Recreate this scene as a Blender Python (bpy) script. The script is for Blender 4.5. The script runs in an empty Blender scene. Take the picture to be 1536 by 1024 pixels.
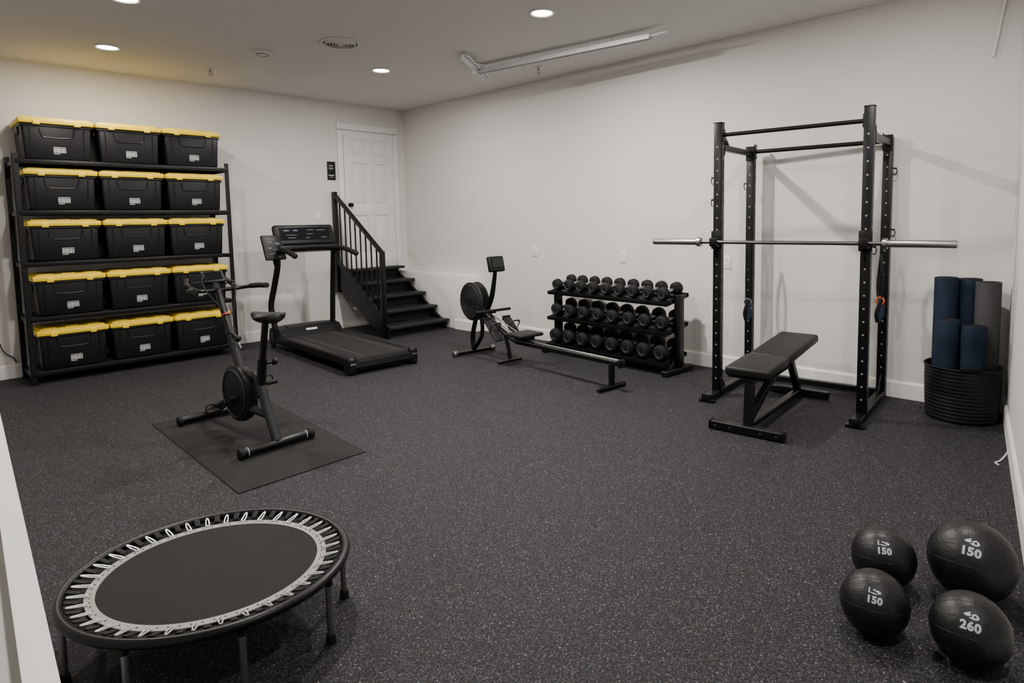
import bpy, bmesh, math, random
from mathutils import Vector, Matrix, Euler, Quaternion
random.seed(7)
SC=bpy.context.scene.collection
def link(o): SC.objects.link(o)

# ------------------------------------------------------------------ materials
def pmat(name,col,rough=0.5,metal=0.0,bump=0.0,bscale=60.0,var=0.0,vscale=8.0,spec=None,emit=None,estr=0.0,coat=0.0):
    m=bpy.data.materials.new(name); m.use_nodes=True
    nt=m.node_tree; b=nt.nodes["Principled BSDF"]
    b.inputs["Roughness"].default_value=rough; b.inputs["Metallic"].default_value=metal
    b.inputs["Base Color"].default_value=(*col,1)
    if spec is None and max(col)<.03 and metal==0: spec=.27
    if spec is not None: b.inputs["Specular IOR Level"].default_value=spec
    if coat: b.inputs["Coat Weight"].default_value=coat
    if emit: b.inputs["Emission Color"].default_value=(*emit,1); b.inputs["Emission Strength"].default_value=estr
    tc=nt.nodes.new("ShaderNodeTexCoord")
    if var>0:
        n=nt.nodes.new("ShaderNodeTexNoise"); n.inputs["Scale"].default_value=vscale; n.inputs["Detail"].default_value=4
        r=nt.nodes.new("ShaderNodeValToRGB")
        r.color_ramp.elements[0].color=(*[c*(1-var) for c in col],1); r.color_ramp.elements[1].color=(*[min(1,c*(1+var)) for c in col],1)
        r.color_ramp.elements[0].position=.3; r.color_ramp.elements[1].position=.7
        nt.links.new(tc.outputs["Object"],n.inputs["Vector"]); nt.links.new(n.outputs["Fac"],r.inputs["Fac"]); nt.links.new(r.outputs["Color"],b.inputs["Base Color"])
    if bump>0:
        n=nt.nodes.new("ShaderNodeTexNoise"); n.inputs["Scale"].default_value=bscale; n.inputs["Detail"].default_value=3
        bp=nt.nodes.new("ShaderNodeBump"); bp.inputs["Strength"].default_value=bump; bp.inputs["Distance"].default_value=.004
        nt.links.new(tc.outputs["Object"],n.inputs["Vector"]); nt.links.new(n.outputs["Fac"],bp.inputs["Height"]); nt.links.new(bp.outputs["Normal"],b.inputs["Normal"])
    return m
def floor_mat():
    m=bpy.data.materials.new("speckled_rubber"); m.use_nodes=True; nt=m.node_tree; N=nt.nodes; L=nt.links; b=N["Principled BSDF"]
    tc=N.new("ShaderNodeTexCoord")
    base=N.new("ShaderNodeTexNoise"); base.inputs["Scale"].default_value=110; base.inputs["Detail"].default_value=4
    L.new(tc.outputs["Object"],base.inputs["Vector"])
    br=N.new("ShaderNodeValToRGB"); br.color_ramp.elements[0].position=.40; br.color_ramp.elements[1].position=.66
    br.color_ramp.elements[0].color=(.006,.006,.0068,1); br.color_ramp.elements[1].color=(.032,.0315,.034,1)
    L.new(base.outputs["Fac"],br.inputs["Fac"])
    cur=br.outputs["Color"]
    for sc,thr,rad,cols in ((150,.45,.31,((.15,.130,.115),(.095,.10,.13))),(92,.73,.20,((.34,.285,.24),(.13,.15,.22)))):
        v=N.new("ShaderNodeTexVoronoi"); v.inputs["Scale"].default_value=sc; v.feature='F1'
        nz=N.new("ShaderNodeTexNoise"); nz.inputs["Scale"].default_value=sc*1.5
        mx=N.new("ShaderNodeMix"); mx.data_type='VECTOR'; mx.inputs["Factor"].default_value=.015
        L.new(tc.outputs["Object"],nz.inputs["Vector"]); L.new(tc.outputs["Object"],mx.inputs["A"]); L.new(nz.outputs["Color"],mx.inputs["B"])
        L.new(mx.outputs["Result"],v.inputs["Vector"])
        lt=N.new("ShaderNodeMath"); lt.operation='LESS_THAN'; lt.inputs[1].default_value=rad; L.new(v.outputs["Distance"],lt.inputs[0])
        sp=N.new("ShaderNodeSeparateColor"); L.new(v.outputs["Color"],sp.inputs[0])
        gt=N.new("ShaderNodeMath"); gt.operation='GREATER_THAN'; gt.inputs[1].default_value=thr; L.new(sp.outputs[0],gt.inputs[0])
        mu=N.new("ShaderNodeMath"); mu.operation='MULTIPLY'; L.new(lt.outputs[0],mu.inputs[0]); L.new(gt.outputs[0],mu.inputs[1])
        cr=N.new("ShaderNodeValToRGB"); cr.color_ramp.elements[0].color=(*cols[0],1); cr.color_ramp.elements[1].color=(*cols[1],1); L.new(sp.outputs[1],cr.inputs["Fac"])
        mc=N.new("ShaderNodeMix"); mc.data_type='RGBA'
        L.new(mu.outputs[0],mc.inputs["Factor"]); L.new(cur,mc.inputs["A"]); L.new(cr.outputs["Color"],mc.inputs["B"]); cur=mc.outputs["Result"]
    L.new(cur,b.inputs["Base Color"]); b.inputs["Roughness"].default_value=.68; b.inputs["Specular IOR Level"].default_value=.20
    bp=N.new("ShaderNodeBump"); bp.inputs["Strength"].default_value=.35; bp.inputs["Distance"].default_value=.002
    L.new(base.outputs["Fac"],bp.inputs["Height"]); L.new(bp.outputs["Normal"],b.inputs["Normal"])
    return m
WALL=pmat("painted_wall",(.66,.643,.618),.75,bump=.12,bscale=120,var=.015,vscale=1.5)
CEIL=pmat("painted_ceiling",(.61,.60,.587),.85,bump=.1,bscale=150,var=.015,vscale=1.5)
TRIM=pmat("white_trim_paint",(.78,.77,.755),.45,var=.01)
DOOR=pmat("white_door_paint",(.74,.735,.725),.45,var=.01)
FLOOR=floor_mat()
BLK=pmat("black_powder_coat",(.004,.004,.0045),.36,bump=.05,bscale=300,var=.1)
BLK2=pmat("black_plastic",(.005,.005,.0056),.45,bump=.08,bscale=200,var=.1)
BIN=pmat("black_bin_plastic",(.006,.006,.0072),.38,bump=.1,bscale=150,var=.15)
DGR=pmat("dark_grey_plastic",(.015,.0155,.017),.5,var=.1)
RUB=pmat("matte_black_rubber",(.006,.006,.0065),.7,bump=.2,bscale=250,var=.15)
MATB=pmat("black_mat_rubber",(.0125,.012,.012),.85,bump=.25,bscale=180,var=.12)
YEL=pmat("yellow_lid_plastic",(.84,.585,.014),.4,var=.05)
CHR=pmat("satin_steel",(.32,.32,.315),.32,1.0,var=.02)
WIRE=pmat("plated_wire",(.72,.72,.70),.35,.6,var=.02)
STL=pmat("brushed_steel",(.28,.28,.28),.38,1.0,var=.06)
ALU=pmat("aluminium_rail",(.36,.36,.35),.35,1.0,var=.04)
GALV=pmat("galvanised_steel",(.66,.67,.68),.45,.25,var=.08,vscale=30)
WEB=pmat("grey_webbing",(.30,.29,.27),.8,bump=.3,bscale=400,var=.1)
GRYP=pmat("grey_print",(.42,.43,.44),.6,var=.02)
DIMP=pmat("dim_display_print",(.08,.083,.09),.6,var=.02)
GRIL=pmat("grille_grey",(.026,.0265,.028),.5,var=.05)
LEATH=pmat("black_leatherette",(.005,.005,.005),.42,bump=.35,bscale=70,var=.15,spec=.38)
VINYL=pmat("black_vinyl_pad",(.009,.009,.009),.5,bump=.2,bscale=120,var=.1)
NAVY=pmat("navy_foam",(.0045,.0125,.029),.75,bump=.2,bscale=200,var=.15)
GREYM=pmat("charcoal_foam",(.038,.037,.039),.78,bump=.2,bscale=200,var=.12)
SCR=pmat("dark_glass_screen",(.006,.0065,.008),.12,var=.05,spec=.4)
RED=pmat("red_plastic",(.3,.015,.012),.4,var=.05)
ORA=pmat("orange_plastic",(.6,.12,.02),.4,var=.05)
BLU=pmat("blue_plastic",(.012,.024,.07),.45,var=.1)
PLT=pmat("white_plastic",(.74,.73,.71),.4,var=.01)
HOLE=pmat("hole_grey",(.26,.25,.24),.6,var=.02)
SHAFT=pmat("dark_steel",(.13,.12,.115),.35,1.0,var=.1)
LENS=pmat("lamp_lens",(.9,.9,.88),.4,emit=(1,.94,.85),estr=16.0,var=.01)

# ------------------------------------------------------------------ mesh builder
def basis(d):
    d=Vector(d).normalized(); a=Vector((0,0,1)) if abs(d.z)<.95 else Vector((1,0,0))
    x=a.cross(d).normalized(); y=d.cross(x); return x,y,d
def smooth_path(pts,n=6):
    P=[Vector(p) for p in pts]
    if len(P)<3: return P
    out=[]
    for i in range(len(P)-1):
        p0=P[max(i-1,0)];p1=P[i];p2=P[i+1];p3=P[min(i+2,len(P)-1)]
        for k in range(n):
            t=k/n
            out.append(.5*((2*p1)+(p2-p0)*t+(2*p0-5*p1+4*p2-p3)*t*t+(3*p1-p0-3*p2+p3)*t*t*t))
    out.append(P[-1]); return out
class M:
    def __init__(s): s.bm=bmesh.new(); s.mi=0
    def _merge(s,t,mat=None):
        if mat is not None: bmesh.ops.transform(t,matrix=mat,verts=t.verts)
        for f in t.faces: f.material_index=s.mi
        me=bpy.data.meshes.new("tmp"); t.to_mesh(me); t.free(); s.bm.from_mesh(me); bpy.data.meshes.remove(me)
    def box(s,c,size,rot=(0,0,0),bev=0,seg=2,taper=None,shift=None):
        t=bmesh.new(); bmesh.ops.create_cube(t,size=1)
        for v in t.verts:
            k=taper if (taper and v.co.z<0) else (1,1)
            v.co=Vector((v.co.x*size[0]*k[0],v.co.y*size[1]*k[1],v.co.z*size[2]))
        if bev>0: bmesh.ops.bevel(t,geom=list(t.edges),offset=bev,segments=seg,affect='EDGES',profile=.5,clamp_overlap=True)
        s._merge(t,Matrix.Translation(Vector(c))@Euler(rot).to_matrix().to_4x4()); return s
    def beam(s,p1,p2,w,h,bev=.004,up=(0,0,1)):
        p1=Vector(p1);p2=Vector(p2);d=(p2-p1);L=d.length;d.normalize()
        u=Vector(up)
        if abs(u.dot(d))>.98: u=Vector((1,0,0))
        y=u.cross(d).normalized(); z=d.cross(y)
        t=bmesh.new(); bmesh.ops.create_cube(t,size=1)
        for v in t.verts: v.co=Vector((v.co.x*L,v.co.y*w,v.co.z*h))
        if bev>0: bmesh.ops.bevel(t,geom=list(t.edges),offset=bev,segments=1,affect='EDGES',profile=.5,clamp_overlap=True)
        m=Matrix((d,y,z)).transposed().to_4x4(); m.translation=(p1+p2)/2
        s._merge(t,m); return s
    def cyl(s,p1,p2,r1,r2=None,seg=20,bev=0):
        p1=Vector(p1);p2=Vector(p2);L=(p2-p1).length; r2=r1 if r2 is None else r2
        if bev>0: pr=[(0,0),(r1-bev,0),(r1-bev*.3,bev*.3),(r1,bev),(r2,L-bev),(r2-bev*.3,L-bev*.3),(r2-bev,L),(0,L)]
        else: pr=[(0,0),(r1,0),(r2,L),(0,L)]
        return s.lathe(pr,p1,p2-p1,seg)
    def lathe(s,prof,o,axis=(0,0,1),seg=32,scale=(1,1)):
        x,y,z=basis(axis); o=Vector(o); t=bmesh.new(); rings=[]
        for r,h in prof:
            if r<1e-6: rings.append([t.verts.new(o+z*h)])
            else: rings.append([t.verts.new(o+z*h+x*(r*scale[0]*math.cos(2*math.pi*i/seg))+y*(r*scale[1]*math.sin(2*math.pi*i/seg))) for i in range(seg)])
        for a,b in zip(rings,rings[1:]):
            for i in range(seg):
                j=(i+1)%seg
                if len(a)==1 and len(b)==1: continue
                if len(a)==1: t.faces.new((a[0],b[i],b[j]))
                elif len(b)==1: t.faces.new((a[i],a[j],b[0]))
                else: t.faces.new((a[i],a[j],b[j],b[i]))
        bmesh.ops.recalc_face_normals(t,faces=t.faces)
        s._merge(t); return s
    def tube(s,pts,r,seg=10,closed=False,sm=0,flat=1.0):
        P=smooth_path(pts,sm) if sm else [Vector(p) for p in pts]
        n=len(P); t=bmesh.new(); rings=[]; up=None
        for i in range(n):
            if closed: d=P[(i+1)%n]-P[i-1]
            else: d=P[min(i+1,n-1)]-P[max(i-1,0)]
            d.normalize()
            if up is None: x,y,_=basis(d); up=y
            x=up.cross(d)
            if x.length<1e-5: x,up,_=basis(d)
            x.normalize(); y=d.cross(x); up=y
            if isinstance(r,(list,tuple)):
                q=i*(len(r)-1)/max(n-1,1); k0=min(int(q),len(r)-2); rr=r[k0]+(r[k0+1]-r[k0])*(q-k0)
            else: rr=r
            rings.append([t.verts.new(P[i]+x*(rr*math.cos(2*math.pi*k/seg))+y*(rr*flat*math.sin(2*math.pi*k/seg))) for k in range(seg)])
        for i in range(n if closed else n-1):
            a=rings[i];b=rings[(i+1)%n]
            for k in range(seg): t.faces.new((a[k],a[(k+1)%seg],b[(k+1)%seg],b[k]))
        if not closed: t.faces.new(rings[0][::-1]); t.faces.new(rings[-1])
        bmesh.ops.recalc_face_normals(t,faces=t.faces)
        s._merge(t); return s
    def ring(s,c,R,r,axis=(0,0,1),n=64,seg=10,flat=1.0):
        x,y,z=basis(axis); c=Vector(c)
        return s.tube([c+x*R*math.cos(2*math.pi*i/n)+y*R*math.sin(2*math.pi*i/n) for i in range(n)],r,seg,True,flat=flat)
    def prism(s,pts,ext):
        t=bmesh.new(); P=[Vector(p) for p in pts]; e=Vector(ext)
        a=[t.verts.new(p) for p in P]; b=[t.verts.new(p+e) for p in P]; n=len(P)
        t.faces.new(a[::-1]); t.faces.new(b)
        for i in range(n): t.faces.new((a[i],a[(i+1)%n],b[(i+1)%n],b[i]))
        bmesh.ops.recalc_face_normals(t,faces=t.faces)
        s._merge(t); return s
    def sph(s,c,r,sc=(1,1,1),u=32,v=20,rot=(0,0,0)):
        t=bmesh.new(); bmesh.ops.create_uvsphere(t,u_segments=u,v_segments=v,radius=r)
        s._merge(t,Matrix.Translation(Vector(c))@Euler(rot).to_matrix().to_4x4()@Matrix.Diagonal((*sc,1))); return s
    def raw(s,verts,faces,fn=None,sub=0):
        t=bmesh.new(); V=[t.verts.new(v) for v in verts]
        for f in faces:
            try: t.faces.new([V[i] for i in f])
            except ValueError: pass
        if sub:
            bmesh.ops.triangulate(t,faces=t.faces)
            for _ in range(5):
                E=[e for e in t.edges if e.calc_length()>sub]
                if not E: break
                bmesh.ops.subdivide_edges(t,edges=E,cuts=1); bmesh.ops.triangulate(t,faces=t.faces)
        if fn:
            for v in t.verts: v.co=fn(v.co.copy())
        s._merge(t); return s
    def obj(s,name,mats,parent=None,label=None,ang=35,kind=None):
        me=bpy.data.meshes.new(name); s.bm.to_mesh(me); s.bm.free()
        for p in me.polygons: p.use_smooth=True
        me.set_sharp_from_angle(angle=math.radians(ang))
        for m in (mats if isinstance(mats,(list,tuple)) else [mats]): me.materials.append(m)
        o=bpy.data.objects.new(name,me); link(o)
        if parent is not None: o.parent=parent
        if label: o["label"]=label
        if kind: o["kind"]=kind
        return o
def root(name,loc,rotz=0,label="",cat="",group=None):
    e=bpy.data.objects.new(name,None); e.empty_display_size=.1; e.location=loc; e.rotation_euler=(0,0,rotz); link(e)
    e["label"]=label; e["category"]=cat
    if group: e["group"]=group
    return e
def dup(r,loc,rot=None,label=None,scale=None):
    def cp(o,par):
        n=o.copy(); SC.objects.link(n)
        if par is not None: n.parent=par
        for c in o.children: cp(c,n)
        return n
    n=cp(r,None); n.location=loc
    if rot is not None: n.rotation_euler=rot
    if scale is not None: n.scale=scale
    if label: n["label"]=label
    return n
def text_geo(body,size,bold=0.0,space=1.0):
    c=bpy.data.curves.new("t",'FONT'); c.body=body; c.size=size; c.align_x='CENTER'; c.align_y='CENTER'; c.offset=bold; c.resolution_u=3; c.space_character=space
    o=bpy.data.objects.new("t",c); link(o); bpy.context.view_layer.update()
    me=bpy.data.meshes.new_from_object(o.evaluated_get(bpy.context.evaluated_depsgraph_get()))
    V=[Vector(v.co) for v in me.vertices]; F=[list(p.vertices) for p in me.polygons]
    bpy.data.meshes.remove(me); bpy.data.objects.remove(o); bpy.data.curves.remove(c)
    return V,F
def struct(o): o["kind"]="structure"; return o

# ------------------------------------------------------------------ room shell
H=3.0
def slab(name,pts,z0,z1,mat):
    m=M(); m.prism([(x,y,z0) for x,y in pts],(0,0,z1-z0)); return struct(m.obj(name,mat,ang=30))
slab("floor",[(-6.3,-9.3),(.1,-9.3),(.1,.1),(-6.3,.1)],-.1,0,FLOOR)
slab("ceiling",[(-6.3,-9.3),(.1,-9.3),(.1,.1),(-6.3,.1)],H,H+.1,CEIL)
slab("wall_back",[(-6.3,0),(.1,0),(.1,.1),(-6.3,.1)],0,H,WALL)
slab("wall_right",[(0,-9.3),(.1,-9.3),(.1,0),(0,0)],0,H,WALL)
slab("wall_left",[(-6.3,-9.3),(-6.2,-9.3),(-6.2,0),(-6.3,0)],0,H,WALL)
slab("wall_rear",[(-6.2,-9.3),(0,-9.3),(0,-9.2),(-6.2,-9.2)],0,H,WALL)
wd=Vector((-.989,-.146)); w0=Vector((0,-7.115)); w1=w0+wd*3.4; wn=Vector((.146,-.989))
slab("wall_side",[tuple(w0),tuple(w1),tuple(w1+wn*.12),tuple(w0+wn*.12)],0,H,WALL)
def bboard(name,a,b,n,h=.13,t=.016):
    a=Vector(a);b=Vector(b);n=Vector(n)
    m=M(); m.prism([(a.x,a.y,0),(a.x+n.x*t,a.y+n.y*t,0),(a.x+n.x*t,a.y+n.y*t,h-.015),(a.x+n.x*t*.5,a.y+n.y*t*.5,h),(a.x,a.y,h)],(b.x-a.x,b.y-a.y,0))
    return struct(m.obj(name,TRIM,ang=20))
bboard("baseboard_back",(-6.2,0),(-1.17,0),(0,-1))
bboard("baseboard_right",(0,-1.655),(0,-7.11),(-1,0))
bboard("baseboard_side",tuple(w0),tuple(w1),tuple(-wn))
LD=.15
m=M(); m.box((-LD/2,-.815,.36),(LD,1.63,.72),bev=.006); struct(m.obj("trim_1",TRIM))
bboard("baseboard_ledge",(-LD,-1.25),(-LD,-1.63),(-1,0)); bboard("baseboard_ledge_end",(-LD-.016,-1.63),(0,-1.63),(0,-1))
def lx(y): return -5.19+(y+6.47)*.0704
m=M(); m.prism([(lx(-7.0)-.008,-7.0,0),(lx(-2.4)-.008,-2.4,0),(lx(-2.4)-.085,-2.4,0),(lx(-7.0)-.085,-7.0,0)],(0,0,.672)); struct(m.obj("wall_half",pmat("grey_wall_paint",(.47,.46,.445),.75,bump=.1,bscale=120,var=.02),ang=20))
m=M(); m.prism([(lx(-7.0),-7.0,.672),(lx(-2.4),-2.4,.672),(lx(-2.4)-.045,-2.4,.672),(lx(-7.0)-.045,-7.0,.672)],(0,0,.028)); struct(m.obj("trim_2",TRIM,ang=20))
# door
DX0,DX1,DZ0,DZ1=-.97,-.20,.80,2.65
m=M(); w=DX1-DX0; hh=DZ1-DZ0; cx=(DX0+DX1)/2
m.box((cx,-.006,DZ0+hh/2),(w,.012,hh))
st=.11; mid=.10
cols=[(DX0+st,cx-mid/2),(cx+mid/2,DX1-st)]
rows=[(DZ0+.20,DZ0+.72),(DZ0+.86,DZ0+1.42),(DZ0+1.52,DZ1-.10)]
m.box((DX0+st/2,-.018,DZ0+hh/2),(st,.018,hh),bev=.002); m.box((DX1-st/2,-.018,DZ0+hh/2),(st,.018,hh),bev=.002); m.box((cx,-.018,DZ0+hh/2),(mid,.018,hh-.01),bev=.002)
for z0,z1 in ((DZ0,rows[0][0]),(rows[0][1],rows[1][0]),(rows[1][1],rows[2][0]),(rows[2][1],DZ1)):
    m.box((cx,-.0182,(z0+z1)/2),(w-.01,.0185,z1-z0),bev=.002)
for a,b in cols:
    for z0,z1 in rows:
        m.box(((a+b)/2,-.014,(z0+z1)/2),(b-a-.05,.020,z1-z0-.05),bev=.008)
d=struct(m.obj("door_1",DOOR))
m=M(); m.lathe([(0,0),(.03,0),(.03,.008),(.012,.010),(.011,.035),(.024,.042),(.028,.056),(.020,.070),(0,.073)],(DX0+.06,-.025,DZ0+.86),(0,-1,0),24)
m.obj("door_knob",BLK,parent=d,label="black round door knob")
m=M()
for x in (DX0-.045,DX1+.045):
    m.box((x,-.014,(DZ1+.78)/2),(.075,.028,DZ1-.78),bev=.004)
    m.box((x+(.018 if x<cx else -.018),-.018,(DZ1+.78)/2),(.03,.036,DZ1-.78),bev=.004)
m.box((cx,-.014,DZ1+.05),(w+.165,.028,.085),bev=.004); m.box((cx,-.018,DZ1+.03),(w+.1,.036,.03),bev=.004)
struct(m.obj("trim_3",TRIM))

# wall fittings
def outlet(name,loc,rotz,label,switch=False,group=None):
    r=root(name,loc,rotz,label,"wall outlet" if not switch else "light switch",group)
    m=M(); m.box((0,-.003,0),(.078,.008,.122),bev=.002); m.obj("cover_plate",PLT,parent=r)
    if switch:
        m=M(); m.box((0,-.009,0),(.034,.008,.066),rot=(.08,0,0),bev=.002); m.obj("rocker",TRIM,parent=r)
    else:
        for z in (-.024,.024):
            m=M(); m.lathe([(0,0),(.0165,0),(.0165,.003),(0,.003)],(0,-.007,z),(0,-1,0),16)
            m.mi=1
            for x in (-.006,.006): m.box((x,-.0103,z+.003),(.0022,.001,.009))
            m.box((0,-.0103,z-.008),(.004,.001,.004))
            m.obj("socket",[TRIM,BLK2],parent=r)
    return r
outlet("wall_outlet",(0,-2.59,1.05),-math.pi/2,"white duplex power outlet on the long plain wall",group="wall outlets")
outlet("wall_outlet",(0,-3.86,1.01),-math.pi/2,"white duplex power outlet on the wall above the dumbbell rack",group="wall outlets")
outlet("wall_outlet",(0,-5.02,1.00),-math.pi/2,"white duplex power outlet on the wall behind the power rack",group="wall outlets")
outlet("light_switch",(-1.35,0,1.49),0,"white light switch on the wall beside the door",switch=True)
r=root("wall_sign",(-1.15,-.001,2.105),0,"small black wall sign with white lettering beside the door","sign")
m=M(); m.box((0,-.006,0),(.115,.012,.24),bev=.002); m.obj("sign_board",BLK2,parent=r)
m=M()
for z,wd_,hh_ in ((.065,.05,.012),(.035,.07,.006),(.02,.05,.004),(-.06,.075,.012),(-.085,.045,.005)): m.box((-.005,-.0125,z),(wd_,.001,hh_))
m.obj("sign_print",GRYP,parent=r)

# ceiling fittings
def downlight(x,y,power,col,label):
    r=root("downlight",(x,y,H),0,label,"ceiling light","recessed ceiling lights")
    m=M(); m.lathe([(.078,-.001),(.098,-.001),(.1,-.006),(.085,-.011),(.077,-.004),(.078,-.001)],(0,0,0),(0,0,1),40); m.obj("trim_ring",TRIM,parent=r)
    m=M(); m.lathe([(0,-.003),(.077,-.003),(.077,-.0015),(0,-.0015)],(0,0,0),(0,0,1),32); m.obj("lamp_lens",LENS,parent=r)
    ld=bpy.data.lights.new("downlight_lamp",'AREA'); ld.shape='DISK'; ld.size=.12; ld.energy=power; ld.color=col
    lo=bpy.data.objects.new("downlight_lamp",ld); lo.location=(0,0,-.014); link(lo); lo.parent=r
WARM=(1,.935,.85); NEU=(1,.95,.90)
downlight(-3.80,-1.04,27,(1,.93,.82),"glowing round recessed ceiling light above the storage shelf")
downlight(-1.59,-1.93,50,NEU,"glowing round recessed ceiling light near the door corner")
downlight(-1.71,-4.33,104,NEU,"glowing round recessed ceiling light beside the metal ceiling track")
downlight(-4.02,-2.52,50,WARM,"glowing round recessed ceiling light above the exercise bike")
downlight(-1.75,-6.6,42,NEU,"unseen round recessed ceiling light added over the medicine balls")  # out-of-frame lamp added to light the near right of the room
downlight(-4.05,-4.9,60,NEU,"unseen round recessed ceiling light added over the trampoline")  # added lamp above the view, unseen, brightens the near left floor
downlight(-4.1,-7.8,44,NEU,"unseen round recessed ceiling light added by the entrance")  # extra unseen lamp, added near the camera for more light
r=root("ceiling_vent",(-2.40,-2.55,H),0,"round louvred ceiling air vent painted off white","vent")
m=M(); m.lathe([(.145,-.001),(.17,-.001),(.172,-.008),(.15,-.014),(.145,-.001)],(0,0,0),(0,0,1),48); m.obj("vent_frame",CEIL,parent=r)
for R in (.12,.093,.066,.04):
    m=M(); m.lathe([(R+.012,-.006),(R+.002,-.022),(R-.002,-.022),(R+.008,-.006),(R+.012,-.006)],(0,0,0),(0,0,1),40); m.obj("louvre",CEIL,parent=r)
m=M(); m.cyl((0,0,-.003),(0,0,-.024),.022); m.obj("vent_knob",CEIL,parent=r)
m=M(); m.lathe([(0,-.002),(.15,-.002),(.15,-.0005),(0,-.0005)],(0,0,0),(0,0,1),32); m.obj("duct_opening",DGR,parent=r)
r=root("smoke_detector",(-2.77,-1.81,H),0,"round off-white smoke detector on the ceiling","smoke detector")
m=M(); m.lathe([(0,0),(.075,0),(.078,-.012),(.068,-.028),(.03,-.036),(0,-.036)],(0,0,0),(0,0,1),32); m.obj("detector_body",CEIL,parent=r)
m=M(); m.lathe([(.05,-.034),(.056,-.034),(.056,-.031),(.05,-.031),(.05,-.034)],(0,0,0),(0,0,1),32); m.obj("detector_grille",DGR,parent=r)
for x,y,l in ((-2.88,-.84,"small fire sprinkler head hanging from the ceiling"),(-.49,-3.15,"small fire sprinkler head below the ceiling near the track")):
    r=root("fire_sprinkler",(x,y,H),0,l,"sprinkler","fire sprinklers")
    m=M(); m.lathe([(0,0),(.035,0),(.033,-.008),(.012,-.012),(0,-.012)],(0,0,0),(0,0,1),24); m.obj("escutcheon",CEIL,parent=r)
    m=M(); m.cyl((0,0,-.01),(0,0,-.04),.011,.009,12); m.tube([(-.012,0,-.03),(-.018,0,-.05),(0,0,-.07)],.003,6,sm=3); m.tube([(.012,0,-.03),(.018,0,-.05),(0,0,-.07)],.003,6,sm=3); m.lathe([(0,-.068),(.024,-.070),(.024,-.073),(0,-.075)],(0,0,0),(0,0,1),16); m.obj("sprinkler_head",STL,parent=r)
# ceiling track
r=root("ceiling_track",(-.97,-2.70,H),0,"galvanised metal door track fixed to the ceiling with perforated bracket","metal track")
a=Vector((0,0,-.05)); b=Vector((.23,-1.98,-.05))
m=M(); m.beam(a,b,.060,.010,.002); m.beam(a+Vector((-.030,0,-.010)),b+Vector((-.030,0,-.010)),.005,.040,.001); m.beam(a+Vector((.030,0,-.010)),b+Vector((.030,0,-.010)),.005,.040,.001)
m.obj("track_channel",GALV,parent=r)
m=M(); m.beam(a+Vector((0,0,-.0065)),b+Vector((0,0,-.0065)),.016,.003,0); m.obj("track_slot",STL,parent=r)
m=M(); m.beam(b+Vector((-.03,.3,-.012)),b+Vector((.0,-.16,-.004)),.02,.012,.002); m.obj("track_rod",GALV,parent=r)
for p in ((.19,-1.6),(.07,-.6)):
    m=M(); m.cyl((*p,0),(*p,-.045),.006); m.obj("hanger_rod",GALV,parent=r)
m=M(); m.beam((-.46,-.38,-.03),(.24,.07,-.06),.06,.005,.0); m.beam((-.48,-.352,-.05),(.22,.098,-.08),.005,.04,.0)
m.beam((-.30,-.12,-.0),(-.16,-.34,-.08),.03,.005,0); m.obj("perforated_bracket",GALV,parent=r)
for i in range(11):
    m=M(); t=(i+.5)/11; p=Vector((-.46,-.38,-.0325)).lerp(Vector((.24,.07,-.0625)),t); m.cyl(p,p-Vector((0,0,.0018)),.014,seg=10); m.obj("bracket_hole",DGR,parent=r)
r=root("wall_conduit",(0,-6.96,2.48),0,"thin white cable rod running down the wall from the ceiling","conduit")
m=M(); m.tube([(-.02,-.075,.515),(-.02,-.06,.40),(-.02,0,0)],.009,8); m.obj("rod",PLT,parent=r)

# ------------------------------------------------------------------ storage shelf
SX0,SX1,SD=-4.455,-2.65,.50
r=root("storage_shelf",((SX0+SX1)/2,-.29,0),0,"tall black metal storage shelf holding black bins with yellow lids","shelving unit")
W=SX1-SX0; levels=[.11,.61,1.11,1.575,2.03]
for sx in (-1,1):
    for sy in (-1,1):
        m=M(); X=sx*(W/2-.02); Y=sy*(SD/2-.002)
        m.box((X,Y,1.04),(.044,.004,2.08)); m.box((X+sx*.02,Y-sy*.02,1.04),(.004,.044,2.08))
        m.box((X,Y,.004),(.05,.03,.008))
        if sy<0:
            m.mi=1
            for i in range(52): m.box((X,Y-.0025,.04+i*.04),(.007,.001,.014))
        m.obj("upright",[BLK,DGR],parent=r)
for z in levels:
    for sy in (-1,1):
        m=M(); m.box((0,sy*(SD/2-.006),z-.018),(W-.03,.016,.042),bev=.003); m.box((0,sy*(SD/2-.02),z-.034),(W-.05,.03,.006)); m.obj("shelf_beam",BLK,parent=r)
    for sx in (-1,1):
        m=M(); m.box((sx*(W/2-.02),0,z-.025),(.016,SD-.02,.04),bev=.003); m.obj("side_beam",BLK,parent=r)
    m=M(); m.box((0,0,z-.008),(W-.05,SD-.03,.014),bev=.002); m.obj("shelf_deck",DGR,parent=r)

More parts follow.
